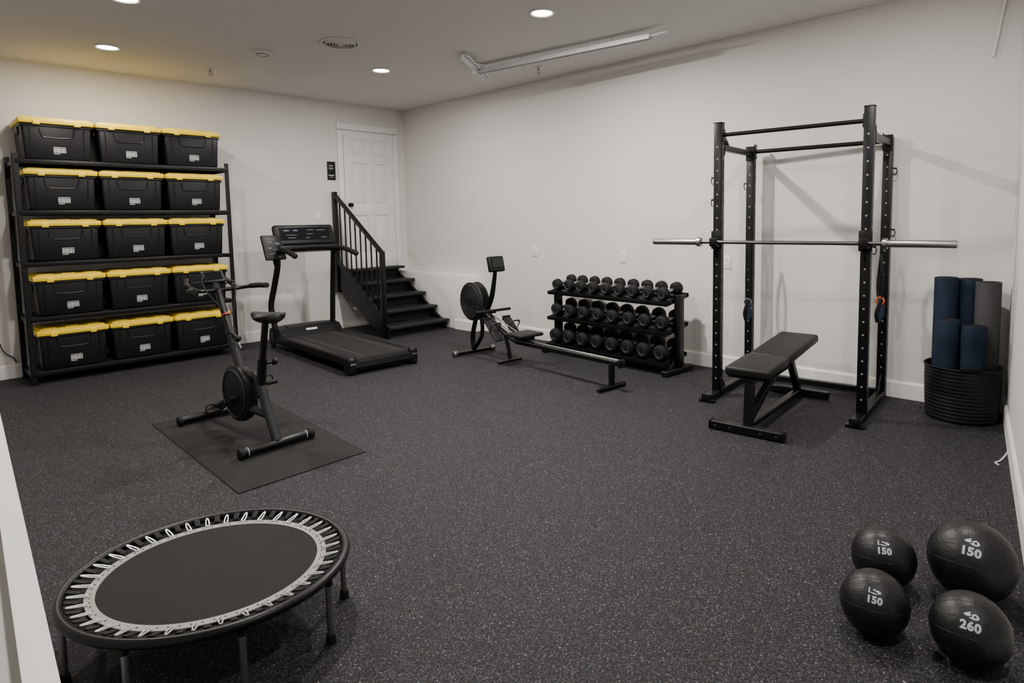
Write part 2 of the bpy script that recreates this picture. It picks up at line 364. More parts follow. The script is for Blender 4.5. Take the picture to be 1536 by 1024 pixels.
# bins
def make_bin():
    r=root("storage_bin",(0,0,0),0,"black plastic storage bin with yellow snap-on lid on the metal shelf","storage bin","storage bins on the metal shelf")
    bw,bd,bh=.520,.45,.340
    m=M()
    m.box((0,0,bh/2),(bw,bd,bh),bev=.02,seg=3,taper=(.94,.95))
    m.box((0,0,bh-.03),(bw+.012,bd+.012,.022),bev=.004)
    for sx in (-1,1):
        m.beam((sx*.2*.96,-bd/2*.953,.03),(sx*.2,-bd/2-.000,bh-.05),.010,.010,.003)
        m.box((sx*(bw/2-.01),0,bh-.075),(.05,.2,.06),bev=.008,taper=(.7,.9))
    m.tube([(-.13,-bd/2-.001,bh-.05),(-.115,-bd/2*.987,bh-.12),(-.07,-bd/2*.98,bh-.135),(.07,-bd/2*.98,bh-.135),(.115,-bd/2*.987,bh-.12),(.13,-bd/2-.001,bh-.05)],.006,6,sm=3)
    m.obj("bin_body",BIN,parent=r)
    m=M()
    m.box((0,0,bh+.008),(bw+.033,bd+.045,.046),bev=.010,seg=2)
    m.box((0,0,bh+.034),(bw-.02,bd-.02,.020),bev=.006)
    for x in (-.17,0,.17): m.box((x,0,bh+.045),(.10,bd-.09,.008),bev=.003)
    for sx in (-1,1): m.box((sx*.15,-bd/2-.022,bh-.006),(.05,.012,.038),bev=.003)
    m.obj("bin_lid",YEL,parent=r,label="yellow ribbed snap-on lid")
    m=M()
    def P(x,z): return Vector((x,-(bd/2*.95+bd/2*.05*(z/bh))-.0022,z))
    def rect(x0,x1,z0,z1): m.raw([P(x0,z0),P(x1,z0),P(x1,z1),P(x0,z1)],[(0,1,2,3)])
    x=-.035; random.seed(3)
    rect(-.035,.055,.118,.123); rect(-.035,.01,.060,.066)
    while x<.053:
        w=random.choice((.005,.008,.011)); rect(x,min(x+w,.055),.072,.113); x+=w+random.choice((.003,.004))
    m.obj("bin_label",GRYP,parent=r,label="small white printed sticker with bars")
    return r
bin0=make_bin(); first=True
BXs=[-4.112,-3.547,-2.982]
for li,z in enumerate(levels):
    for bi,x in enumerate(BXs):
        j=(random.uniform(-.002,.002),random.uniform(-.012,.0)); rz=random.uniform(-.007,.007)
        loc=(x+j[0],-.275+j[1],z+.0)
        if first: bin0.location=loc; bin0.rotation_euler=(0,0,rz); first=False
        else: dup(bin0,loc,(0,0,rz), label=("black plastic storage bin with yellow lid on the top shelf" if li==4 else None))
r=root("power_cable",(-4.62,-.02,0),0,"thin black cable hanging down the wall beside the shelf","cable")
m=M(); m.tube([(-.10,0,1.42),(-.045,0,1.20),(-.02,-.005,.85),(-.0,-.005,.5),(.04,-.01,.28),(.11,-.01,.2),(.13,-.01,.15)],.0055,6,sm=6); m.obj("cord",BLK2,parent=r)

# ------------------------------------------------------------------ staircase
ox,oy=-.61,-.58
r=root("staircase",(ox,oy,0),0,"black wooden steps with open slatted handrail leading to the white door","stairs")
sx0,sx1=-1.11-ox,-LD-.02-ox
tr=[(.13,-1.12),(.295,-.87),(.46,-.62),(.63,-.37),(.80,-.14)]
for i,(z,y) in enumerate(tr):
    y2=(tr[i+1][1]+.03 if i<4 else -.037)
    m=M(); m.box(((sx0+sx1)/2,(y+y2)/2-oy-.02,z-.018),(sx1-sx0,(y2-y)+.04,.036),bev=.007)
    m.obj("tread",DGR,parent=r)
    m=M(); zb=tr[i-1][0] if i else 0
    m.box(((sx0+sx1)/2-.02,y-oy+.06,(z-.038+zb)/2),(sx1-sx0-.06,.012,z-.038-zb)); m.obj("riser",RUB,parent=r)
for X,wd_,cut in ((sx0-.035,.03,0),(sx1-.07,.03,.06)):
    m=M(); m.prism([(X,-1.20-oy+cut,0),(X,-1.05-oy,0),(X,-.035-oy,.58),(X,-.035-oy,.84-cut*2),(X,-.16-oy+cut,.84-cut*2),(X,-1.20-oy+cut,.14-cut)],(wd_,0,0)); m.obj("stringer",BLK,parent=r)
rx=sx0-.035
m=M(); m.beam((rx,-1.12-oy,1.05),(rx,-.04-oy,1.80),.05,.045,.006); hr=m.obj("handrail",BLK,parent=r)
m=M(); m.beam((rx,-1.12-oy,.24),(rx,-.06-oy,.93),.04,.035,.005); m.obj("lower_rail",BLK,parent=hr)
for y,z0,z1 in ((-1.12,0,1.07),(-.05,.5,1.83)):
    m=M(); m.box((rx,y-oy,(z0+z1)/2),(.055,.055,z1-z0),bev=.004); m.obj("newel_post",BLK,parent=hr)
for i in range(8):
    t=(i+1)/9; y=-1.12+1.07*t
    m=M(); m.box((rx,y-oy,(.24+.69*t+1.05+.75*t)/2),(.018,.018,.80),bev=.003); m.obj("baluster",BLK,parent=hr)

# ------------------------------------------------------------------ treadmill
r=root("treadmill",(-1.985,-1.50,0),math.radians(-3.6),"black treadmill with wide belt deck and upright console","treadmill")
m=M()
m.box((0,-.02,.075),(.60,1.86,.05),bev=.01)
m.prism([(-.31,-1.0,.03),(-.31,-1.02,.07),(-.31,-1.01,.12),(-.31,-.97,.13),(-.31,-.95,.03)],(.62,0,0))
m.obj("deck_frame",BLK2,parent=r)
for sx in (-1,1):
    m=M(); m.box((sx*.325,-.12,.125),(.10,1.66,.085),bev=.022,seg=3); m.box((sx*.33,-.95,.085),(.09,.14,.17),bev=.035,seg=4); q=m.obj("side_rail",BLK2,parent=r)
    m=M(); m.box((sx*.33,-1.0235,.105),(.06,.008,.02),bev=.003); m.obj("rail_badge",STL,parent=q)
    m=M(); m.cyl((sx*.33,.93,.045),(sx*.36,.93,.045),.045,seg=20); m.obj("transport_wheel",RUB,parent=r)
m=M(); m.box((0,-.14,.147),(.55,1.62,.022),bev=.008)
m.cyl((-.275,-.945,.115),(.275,-.945,.115),.045,seg=24)
m.obj("running_belt",MATB,parent=r)
for x in (-.19,.19):
    m=M(); m.box((x,-.14,.1585),(.005,1.58,.0008)); m.obj("belt_marking",DIMP,parent=r)
m=M(); m.prism([(-.36,.60,.07),(-.36,.62,.17),(-.36,.70,.235),(-.36,.88,.25),(-.36,.99,.21),(-.36,1.02,.07)],(.72,0,0)); 
m.box((0,.8,.235),(.5,.18,.04),bev=.015)
m.obj("motor_hood",BLK2,parent=r)
m=M(); m.box((0,.655,.209),(.13,.03,.003),rot=(.7,0,0)); m.obj("hood_badge",GRYP,parent=r)
m=M(); m.tube([(-.345,.80,.12),(-.36,.84,.34),(-.37,.86,.50),(-.345,.80,.72),(-.335,.70,.95),(-.34,.68,1.12)],.040,14,sm=6,flat=.8); m.obj("upright",BLK2,parent=r)
m=M(); m.tube([(.345,.86,.12),(.34,.80,.6),(.335,.72,1.12)],.038,14,sm=6,flat=.8); m.obj("upright",BLK2,parent=r)
m=M()
m.tube([(-.34,.70,1.09),(-.34,.55,1.13),(-.34,.38,1.12),(-.33,.22,1.08)],.029,12,sm=5); m.sph((-.33,.215,1.079),.031)
m.tube([(.335,.72,1.09),(.34,.55,1.13),(.34,.38,1.12),(.335,.16,1.08)],.029,12,sm=5); m.sph((.335,.155,1.079),.031)
m.tube([(-.34,.60,1.12),(-.22,.50,1.15),(0,.47,1.16),(.22,.50,1.15),(.34,.60,1.12)],.024,12,sm=5)
m.obj("handrail",RUB,parent=r)
CZ=1.285
m=M(); m.box((0,.74,CZ),(.70,.07,.25),rot=(-.38,0,0),bev=.03,seg=3); m.box((0,.69,CZ-.15),(.68,.18,.07),rot=(-.15,0,0),bev=.02,seg=3)
c=m.obj("console",BLK2,parent=r)
R=Euler((-.38,0,0)).to_matrix()
def CP(x,z,o=.0362): return Vector((0,.74,CZ))+R@Vector((x,-o,z))
m=M(); m.raw([CP(-.29,-.07),CP(.29,-.07),CP(.29,.085),CP(-.29,.085)],[(0,1,2,3)]); m.obj("display",SCR,parent=c)
m=M()
for x0,x1,z0,z1 in ((-.24,-.18,.04,.055),(-.13,-.08,.04,.055),(.03,.1,.048,.055),(.14,.24,.045,.052),(-.22,-.1,-.01,-.004),(.02,.09,.0,.006),(-.2,-.12,-.045,-.038),(.0,.05,-.045,-.038),(.18,.25,-.045,-.038)):
    m.raw([CP(x0,z0,.0372),CP(x1,z0,.0372),CP(x1,z1,.0372),CP(x0,z1,.0372)],[(0,1,2,3)])
m.obj("display_print",DIMP,parent=c,kind="stuff")
m=M(); m.box((0,.595,1.165),(.03,.02,.015),bev=.004); m.obj("safety_key",RED,parent=c)
sc_=Vector((-.385,.66,1.16))
m=M(); m.box(sc_,(.235,.035,.29),rot=(-.38,0,.12),bev=.012); sd=m.obj("side_display",BLK2,parent=r)
m=M(); R2=Euler((-.38,0,.12)).to_matrix()
def SP(x,z): return sc_+R2@Vector((x,-.0188,z))
for x0,x1,z0,z1 in ((-.08,.02,.09,.10),(-.06,-.01,.05,.065),(.02,.07,.03,.05),(-.07,-.03,-.02,.0),(-.02,.05,-.03,-.024),(-.07,.06,-.08,-.074),(.02,.06,-.12,-.11)): m.raw([SP(x0,z0),SP(x1,z0),SP(x1,z1),SP(x0,z1)],[(0,1,2,3)])
m.obj("display_print",DIMP,parent=sd,kind="stuff")
m=M(); m.tube([(-.37,.68,1.06),(-.36,.70,1.0),(-.34,.71,.94)],.022,8,sm=3); m.obj("display_arm",BLK2,parent=sd)

# ------------------------------------------------------------------ bike mat + bike
r=root("equipment_mat",(-3.69,-3.47,0),0,"thin black rubber equipment mat under the exercise bike","floor mat")
m=M(); m.prism([(-.38,.84,0.0),(-.43,-.84,0.0),(.34,-.82,0.0),(.44,.83,0.0)],(0,0,.006)); m.obj("mat_sheet",MATB,parent=r,ang=20)
r=root("exercise_bike",(-3.725,-3.33,.0065),math.radians(4.1),"black upright exercise bike standing on a rubber mat","exercise bike")
def Y(t): return t-.49
m=M(); m.cyl((-.235,Y(0),.035),(.235,Y(0),.035),.028,seg=20,bev=.004); rs=m.obj("rear_stabilizer",BLK,parent=r)
m=M(); m.cyl((-.19,Y(.99),.035),(.19,Y(.99),.035),.028,seg=20,bev=.004); fs=m.obj("front_stabilizer",BLK,parent=r)
for sx in (-1,1):
    m=M(); m.cyl((sx*.215,Y(0),.035),(sx*.245,Y(0),.035),.0345,seg=20,bev=.006); m.obj("end_cap",RUB,parent=rs)
    m=M(); m.cyl((sx*.19,Y(0),.035),(sx*.194,Y(0),.035),.0285,seg=20); m.obj("cap_stripe",GRYP,parent=rs)
    m=M(); m.cyl((sx*.175,Y(.99),.035),(sx*.205,Y(.99),.035),.0345,seg=20,bev=.006); m.obj("transport_wheel",RUB,parent=fs)
m=M()
m.tube([(0,Y(0.0),.05),(0,Y(.11),.25),(0,Y(.19),.42),(0,Y(.28),.44)],.031,12,sm=5,flat=.85)
m.tube([(0,Y(.10),.20),(0,Y(.3),.20),(0,Y(.5),.2)],.026,12,sm=4)
m.tube([(0,Y(.42),.30),(0,Y(.70),.18),(0,Y(.99),.05)],.028,12,sm=5,flat=.85)
m.tube([(0,Y(.36),.30),(0,Y(.47),.52),(0,Y(.56),.70)],.029,12,sm=4)
m.beam((0,Y(.2),.43),(0,Y(.42),.44),.045,.05,.01)
m.obj("frame",DGR,parent=r,label="dark grey tubular steel frame")
m=M(); m.tube([(0,Y(.56),.70),(0,Y(.66),.88),(0,Y(.70),.97)],.023,12,sm=3); hc=m.obj("handlebar_column",BLK,parent=r)
m=M(); m.tube([(0,Y(.545),.675),(0,Y(.565),.71)],.033,14); m.cyl((0,Y(.54),.69),(0,Y(.46),.66),.012); m.sph((0,Y(.45),.655),.022); m.obj("adjustment_knob",BLK2,parent=hc)
m=M(); m.tube([(.0,Y(.603),.80),(.0,Y(.608),.809)],.0258,14); m.obj("red_band",RED,parent=hc)
for t,z in ((.42,.43),(.50,.60)):
    m=M(); m.box((.024,Y(t)-.018,z),(.009,.009,.040),rot=(-.45,0,.6),bev=.002); m.obj("white_mark",GRYP,parent=hc)
m=M()
m.tube([(-.24,Y(.52),.99),(-.22,Y(.62),.985),(-.13,Y(.70),.97),(0,Y(.71),.965),(.13,Y(.70),.97),(.22,Y(.62),.985),(.24,Y(.50),.99)],.015,10,sm=5)
for sx in (-1,1): m.tube([(sx*.13,Y(.70),.97),(sx*.15,Y(.82),1.0),(sx*.12,Y(.90),1.04)],.014,10,sm=4)
hb=m.obj("handlebar",BLK,parent=r)
for sx in (-1,1):
    m=M(); m.tube([(sx*.24,Y(.49),.99),(sx*.228,Y(.58),.988),(sx*.2,Y(.645),.982)],.019,12,sm=4); m.obj("grip",RUB,parent=hb)
    m=M(); m.sph((sx*.15,Y(.82),1.0),.020,(1,1.7,1)); m.obj("front_grip",RUB,parent=hb)
m=M(); m.box((0,Y(.77),1.05),(.15,.035,.10),rot=(-.7,0,0),bev=.012,seg=3); m.beam((0,Y(.71),.97),(0,Y(.77),1.04),.04,.03); cs=m.obj("console",BLK2,parent=r)
m=M(); m.box((0,Y(.757),1.063),(.11,.003,.065),rot=(-.7,0,0)); m.obj("display",SCR,parent=cs)
m=M(); m.tube([(.05,Y(.72),1.0),(.09,Y(.66),1.02),(.07,Y(.60),.94),(.03,Y(.57),.8)],.006,6,sm=5); m.obj("control_cable",BLK2,parent=hb)
m=M(); m.tube([(-.03,Y(.74),1.02),(-.09,Y(.72),1.06),(-.1,Y(.66),.98),(-.03,Y(.60),.85)],.005,6,sm=5); m.obj("control_cable",BLK2,parent=hb)
m=M(); m.tube([(0,Y(.18),.30),(0,Y(.155),.45),(0,Y(.13),.56)],.028,12,sm=3); m.tube([(0,Y(.13),.55),(0,Y(.07),.80)],.021,12); sp=m.obj("seat_post",BLK,parent=r)
m=M(); m.cyl((0.02,Y(.12),.53),(.065,Y(.12),.53),.01); m.cyl((.06,Y(.12),.53),(.085,Y(.12),.53),.022,seg=14,bev=.004); m.obj("adjustment_knob",BLK2,parent=sp)
m=M()
prof=[(-.075,.040),(-.065,.085),(-.03,.105),(.02,.098),(.07,.062),(.12,.036),(.17,.030),(.20,.018)]
t=bmesh.new(); rings=[]
for yy,hw in prof:
    ring=[]
    for k in range(14):
        a=2*math.pi*k/14; zz=math.sin(a); ring.append(t.verts.new((hw*math.cos(a)*(1 if zz>0 else .9),Y(yy+.02),.835+(.030 if zz>0 else .038)*zz*(1-.25*abs(yy)/.2)+.012*abs(math.cos(a))*(1 if yy<.02 else .2))))
    rings.append(ring)
for a_,b_ in zip(rings,rings[1:]):
    for k in range(14): t.faces.new((a_[k],a_[(k+1)%14],b_[(k+1)%14],b_[k]))
t.faces.new(rings[0][::-1]); t.faces.new(rings[-1]); bmesh.ops.recalc_face_normals(t,faces=t.faces); m._merge(t)
m.obj("saddle",VINYL,parent=r,ang=60)
FC=(Y(.47),.285)
m=M(); m.lathe([(0,-.04),(.15,-.04),(.187,-.03),(.196,0),(.187,.03),(.15,.04),(0,.04)],(0,*FC),(1,0,0),48)
m.box((0,Y(.36),.33),(.07,.18,.18),bev=.03,seg=3); fw=m.obj("flywheel_housing",BLK2,parent=r)
for xx,R_ in ((.041,.158),(-.041,.158),(.042,.115),(.042,.07)):
    m=M(); m.ring((xx,*FC),R_,.0045,(1,0,0),48,6); m.obj("housing_ring",GRIL,parent=fw)
m=M(); m.lathe([(0,0),(.04,0),(.034,.010),(0,.012)],(.04,*FC),(1,0,0),28); m.obj("hub_cover",BLK,parent=fw)
m=M(); m.raw([Vector((.0525,Y(.45),.28)),Vector((.0525,Y(.49),.295)),Vector((.0525,Y(.465),.30))],[(0,1,2)]); m.obj("housing_emblem",GRYP,parent=fw)
for sx,ang in ((1,2.5),(-1,-.62)):
    c=Vector((sx*.07,Y(.44),.26)); e=c+Vector((sx*.02,math.cos(ang)*.15,math.sin(ang)*.15))
    if e.z<.07: e.z=.07
    m=M(); m.cyl(c-Vector((sx*.03,0,0)),c+Vector((sx*.015,0,0)),.02,seg=16); m.beam(c,e,.014,.024,.004); ck=m.obj("crank_arm",BLK,parent=r)
    m=M(); q=e+Vector((sx*.05,0,0)); m.box(q,(.075,.07,.022),bev=.006); m.obj("pedal",BLK2,parent=ck)
    m=M(); m.tube([q+Vector((-.033,.03,.0)),q+Vector((-.025,.03,.035)),q+Vector((.025,.03,.035)),q+Vector((.033,.03,0))],.005,6,sm=3); m.obj("pedal_strap",RUB,parent=ck)

# ------------------------------------------------------------------ rowing machine
r=root("rowing_machine",(-1.02,-2.63,0),math.atan2(-1.98,-.21),"black rowing machine with round flywheel and long metal rail","rowing machine")
m=M(); m.beam((0,-.25,.028),(0,.25,.028),.05,.035,.008); 
m.tube([(0,0,.03),(-.02,0,.18),(.03,0,.34),(.08,0,.44)],.026,12,sm=4)
m.tube([(0,.0,.05),(.14,0,.20),(.16,0,.34),(.12,0,.44)],.022,12,sm=4)
m.obj("front_leg",BLK,parent=r)
for sy in (-1,1):
    m=M(); m.cyl((0,sy*.215,.03),(0,sy*.265,.03),.03,seg=16,bev=.004); m.obj("foot_cap",STL,parent=r)
m=M(); m.lathe([(0,-.06),(.08,-.06),(.12,-.058),(.19,-.062),(.222,-.04),(.222,.04),(.19,.062),(.12,.058),(.08,.06),(0,.06)],(.03,0,.57),(0,1,0),40); fl=m.obj("flywheel_housing",RUB,parent=r)
fl.scale=(.88,1.05,.88); fl.location=(.0036,0,.57*.12)
for sy in (-1,1):
    m=M()
    for R_ in (.07,.095,.12,.145,.17,.195): m.ring((.03,sy*.0625,.57),R_,.0042,(0,1,0),40,6)
    for k in range(20):
        a=k*math.pi/10; m.beam((.03+.05*math.cos(a),sy*.0645,.57+.05*math.sin(a)),(.03+.2*math.cos(a+.35),sy*.0645,.57+.2*math.sin(a+.35)),.006,.005,0,up=(0,1,0))
    m.obj("fan_grille",GRIL,parent=fl)
    m=M(); m.cyl((.03,sy*.05,.57),(.03,sy*.069,.57),.05,seg=24); m.obj("hub_cap",BLK2,parent=fl)
m=M(); m.ring((.03,.04,.57),.222,.010,(0,1,0),48,8); m.ring((.03,-.04,.57),.222,.010,(0,1,0),48,8); m.obj("housing_ring",DGR,parent=fl)
m=M(); m.tube([(.13,0,.46),(.3,0,.40),(.5,0,.31),(.68,0,.25),(.82,0,.235)],.032,12,sm=4,flat=.8); m.beam((.2,0,.50),(.36,0,.36),.07,.07,.01); m.beam((.05,0,.46),(.24,0,.47),.06,.06,.01)
m.tube([(.55,.0,.28),(.60,0,.15),(.62,0,.04)],.020,10,sm=3); m.beam((.62,-.15,.022),(.62,.15,.022),.035,.026,.008)
m.obj("front_frame",BLK,parent=r)
for yy in (-.03,.03):
    m=M(); m.beam((.15,yy,.49),(.80,yy,.29),.010,.010,.002); m.obj("chain_guide",STL,parent=r)
for sy in (-1,1):
    m=M(); m.box((.52,sy*.12,.33),(.27,.10,.022),rot=(0,.75,0),bev=.008); fp=m.obj("footplate",BLK2,parent=r)
    m=M(); m.tube([(.53,sy*.12-.055,.33),(.57,sy*.12-.05,.40),(.57,sy*.12+.05,.40),(.53,sy*.12+.055,.33)],.010,8,sm=4,flat=.4); m.obj("foot_strap",STL,parent=fp)
    m=M(); m.box((.42,sy*.12,.42),(.02,.1,.05),bev=.006); m.obj("toe_stop",BLK2,parent=fp)
m=M(); m.cyl((.36,-.22,.50),(.36,.22,.50),.015,seg=12,bev=.004); m.box((.34,0,.49),(.05,.08,.04),bev=.01); m.obj("pull_handle",RUB,parent=r)
m=M(); m.beam((.72,0,.235),(2.09,0,.235),.046,.050,.006); ra=m.obj("rail",BLK,parent=r)
m=M(); m.beam((.74,0,.2615),(2.07,0,.2615),.014,.006,.002); m.obj("rail_track",ALU,parent=ra,label="shiny metal track strip")
for s_ in (-1,1):
    m=M(); m.beam((.74,s_*.0245,.248),(2.07,s_*.0245,.248),.005,.009,0); m.obj("rail_strip",ALU,parent=ra)
m=M(); m.beam((1.99,0,.22),(1.99,0,.04),.045,.045,.008); m.beam((1.99,-.165,.025),(1.99,.165,.025),.045,.032,.008); m.box((2.1,0,.235),(.03,.065,.07),bev=.01); m.obj("rear_leg",BLK,parent=r)
m=M(); m.box((.86,0,.32),(.24,.29,.035),bev=.016,seg=3); m.obj("seat",VINYL,parent=r)
m=M(); m.box((.86,0,.287),(.18,.11,.04),bev=.01); m.obj("seat_carriage",BLK2,parent=r)
m=M(); m.tube([(.22,0,.45),(.33,0,.62),(.38,0,.78),(.41,0,.92)],[.034,.030,.026,.022],12,sm=4,flat=.8); mo=m.obj("monitor_arm",BLK,parent=r)
m=M(); m.box((.42,0,.98),(.05,.19,.16),rot=(0,-.25,0),bev=.015,seg=3); mo2=m.obj("monitor",BLK2,parent=mo)
m=M(); m.box((.4475,0,.995),(.003,.13,.09),rot=(0,-.25,0)); m.obj("monitor_screen",SCR,parent=mo2)

# ------------------------------------------------------------------ dumbbell rack
DY0,DY1=-3.20,-4.75
r=root("dumbbell_rack",(-.34,(DY0+DY1)/2,0),math.radians(-3.5),"three-tier black steel dumbbell rack against the wall","dumbbell rack")
hl=(DY0-DY1)/2; RA=math.radians(-3.5)
for sy in (-1,1):
    m=M(); m.box((.0,sy*(hl+.0),.37),(.09,.05,.70),bev=.005); m.beam((-.24,sy*hl,.028),(.20,sy*hl,.028),.06,.05,.008)
    m.prism([(-.045,sy*hl-.004,.05),(-.15,sy*hl-.004,.05),(-.045,sy*hl-.004,.17)],(0,.008,0))
    m.obj("side_frame",BLK,parent=r)
tiers=[(.12,-.03),(.40,-.01),(.67,.0)]
TIL=.16
for z,xo in tiers:
    for dx in (-.10,.10):
        m=M(); m.box((dx+xo,0,z+dx*TIL),(.045,2*hl-.03,.03),rot=(0,-TIL,0),bev=.004); m.obj("tier_rail",BLK,parent=r)
    m=M(); m.box((xo,0,z-.012),(.35,2*hl-.04,.008),rot=(0,-TIL,0))
    for e_ in (-1,1): m.box((e_*.175+xo,0,z+e_*.175*TIL+.004),(.010,2*hl-.03,.038),rot=(0,-TIL,0),bev=.003)
    for e_ in (-1,1): m.box((xo,e_*(hl-.03),z+.0),(.34,.010,.045),rot=(0,-TIL,0),bev=.003)
    m.obj("tier_tray",BLK,parent=r)
def make_db(rr,hlen,sep):
    e=root("dumbbell",(0,0,0),0,"black rubber round-head dumbbell with steel handle on the rack","dumbbell","dumbbells on the rack")
    for s_ in (-1,1):
        m=M(); m.lathe([(0,0),(rr*.55,0),(rr*.8,.006),(rr,.02),(rr,hlen-.024),(rr*.92,hlen-.010),(rr*.75,hlen-.001),(rr*.62,hlen),(rr*.56,hlen-.004),(0,hlen-.004)],(s_*sep/2,0,0),(s_,0,0),28)
        h=m.obj("dumbbell_head",RUB,parent=e)
        m=M(); m.ring((s_*(sep/2+hlen-.004),0,0),rr*.5,.0025,(1,0,0),24,6); m.obj("head_ring",DIMP,parent=h)
    m=M(); m.lathe([(0,0),(.014,0),(.017,.03),(.0175,sep/2),(.017,sep-.03),(.014,sep),(0,sep)],(-sep/2,0,0),(1,0,0),16); m.obj("handle",STL,parent=e)
    return e
specs=[(2,9,.060,.080),(1,8,.068,.085),(0,8,.074,.088)]
for ti,n,rr,hl_ in specs:
    z,xo=tiers[ti]; first=None
    span=2*hl-.20
    for i in range(n):
        ly=span/2-span*i/(n-1); lxx=xo
        gx=-.34+lxx*math.cos(RA)-ly*math.sin(RA); gy=(DY0+DY1)/2+lxx*math.sin(RA)+ly*math.cos(RA)
        loc=(gx,gy,z+rr+.017); rot=Euler((random.uniform(-.3,.3),-TIL,RA+random.uniform(-.03,.03)))
        if first is None: first=make_db(rr,hl_,.13); first.location=loc; first.rotation_euler=rot
        else: dup(first,loc,rot)

# ------------------------------------------------------------------ power rack
RK=.085
cx_,cy_=-.452,-5.852; hx=.352; hy=.520
r=root("power_rack",(cx_,cy_,0),RK,"tall black steel power rack with pull-up bars and drilled uprights","power rack")
def W2(x,y): return (cx_+x*math.cos(RK)-y*math.sin(RK),cy_+x*math.sin(RK)+y*math.cos(RK))
for sx,zt in ((-1,2.13),(1,2.0)):
    for sy in (-1,1):
        m=M(); m.box((sx*hx,sy*hy,zt/2),(.064,.064,zt),bev=.004); p=m.obj("upright",BLK,parent=r)
        m=M()
        k=int((zt-.2)/.09)
        for i in range(k):
            z=.15+i*.09
            m.cyl((sx*hx-.0322,sy*hy,z),(sx*hx-.0330,sy*hy,z),.0062,seg=10)
            m.cyl((sx*hx,sy*hy-.0322,z),(sx*hx,sy*hy-.0330,z),.0062,seg=10); m.cyl((sx*hx,sy*hy+.0322,z),(sx*hx,sy*hy+.0330,z),.0062,seg=10)
        m.obj("pin_hole_column",HOLE,parent=p,kind="stuff")
        if sx<0:
            m=M(); m.box((sx*hx,sy*hy,zt+.003),(.068,.068,.008),bev=.002); m.obj("post_cap",BLK2,parent=p)
for sy in (-1,1):
    m=M(); m.beam((-hx-.22,sy*hy,.03),(hx+.02,sy*hy,.03),.06,.05,.005); m.box((-hx-.20,sy*hy,.012),(.05,.12,.02),bev=.004)
    m.box((-hx-.22,sy*hy,.035),(.012,.07,.06),bev=.002)
    m.prism([(-hx+.03,sy*hy-.004,.055),(-hx+.16,sy*hy-.004,.055),(-hx+.03,sy*hy-.004,.20)],(0,.008,0)); m.prism([(hx-.03,sy*hy-.004,.055),(hx-.14,sy*hy-.004,.055),(hx-.03,sy*hy-.004,.18)],(0,.008,0))
    m.obj("base_beam",BLK,parent=r)
    m=M(); m.beam((-hx,sy*hy,1.95),(hx,sy*hy,1.95),.045,.045,.004); 
    m.beam((-hx+.03,sy*hy,2.07),(-hx+.20,sy*hy,1.95),.03,.025,.003)
    m.box((-hx+.034,sy*hy,1.95),(.008,.07,.12)); m.box((hx-.034,sy*hy,1.95),(.008,.07,.12))
    m.obj("top_side_beam",BLK,parent=r)
m=M(); m.cyl((-hx,-hy,2.04),(-hx,hy,2.04),.016,seg=16)
for sy in (-1,1): m.box((-hx,sy*(hy-.035),2.04),(.06,.008,.09),bev=.002)
m.obj("pull_up_bar",BLK,parent=r)
m=M(); m.cyl((hx,-hy,1.965),(hx,hy,1.965),.018,seg=16)
for sy in (-1,1): m.box((hx,sy*(hy-.035),1.965),(.06,.008,.12),bev=.002)
m.obj("pull_up_bar",BLK,parent=r)
m=M(); m.beam((hx,-hy,.035),(hx,hy,.035),.05,.045,.004); m.obj("rear_base_beam",BLK,parent=r)
for sy in (-1,1):
    m=M(); x=-hx-.037
    m.box((x,sy*hy,1.24),(.012,.085,.14),bev=.003); m.box((x-.035,sy*hy,1.20),(.07,.06,.02),bev=.004); m.box((x-.068,sy*hy,1.228),(.012,.06,.06),bev=.004); m.cyl((x,sy*hy,1.27),(-hx,sy*hy,1.27),.012)
    m.prism([(x-.06,sy*hy-.004,1.195),(x,sy*hy-.004,1.195),(x,sy*hy-.004,1.10)],(0,.008,0)); m.obj("bar_hook",BLK,parent=r)
for (x,y,z) in ((-hx,hy+.03,1.72),(-hx,hy+.03,1.55),(hx,-hy-.03,1.76),(hx,hy+.03,1.70),(-hx,-hy-.03,1.2),(hx,-hy-.03,1.3)):
    s_=1 if y>0 else -1
    m=M(); m.cyl((x,y,z),(x,y+s_*.03,z),.007,seg=10); m.tube([(x,y+s_*.02,z),(x,y+s_*.032,z-.02),(x,y+s_*.022,z-.05),(x,y+s_*.006,z-.046)],.004,6,sm=4); m.obj("accessory_hook",BLK,parent=r)

# barbell
bx,by=W2(-hx-.078,0)
r=root("barbell",(bx,by+.0,1.225),RK,"long steel barbell resting on the power rack hooks","barbell")
m=M(); m.cyl((0,-.66,0),(0,.66,0),.0142,seg=16); m.obj("bar_shaft",SHAFT,parent=r)
for s_ in (-1,1):
    m=M(); m.lathe([(0,0),(.036,0),(.036,.026),(.024,.028),(.024,.40),(.021,.41),(0,.41)],(0,s_*.630,0),(0,s_,0),28); q=m.obj("sleeve",CHR,parent=r)
    m=M(); m.ring((0,s_*.67,0),.0245,.002,(0,1,0),24,6); m.obj("sleeve_ring",STL,parent=q)

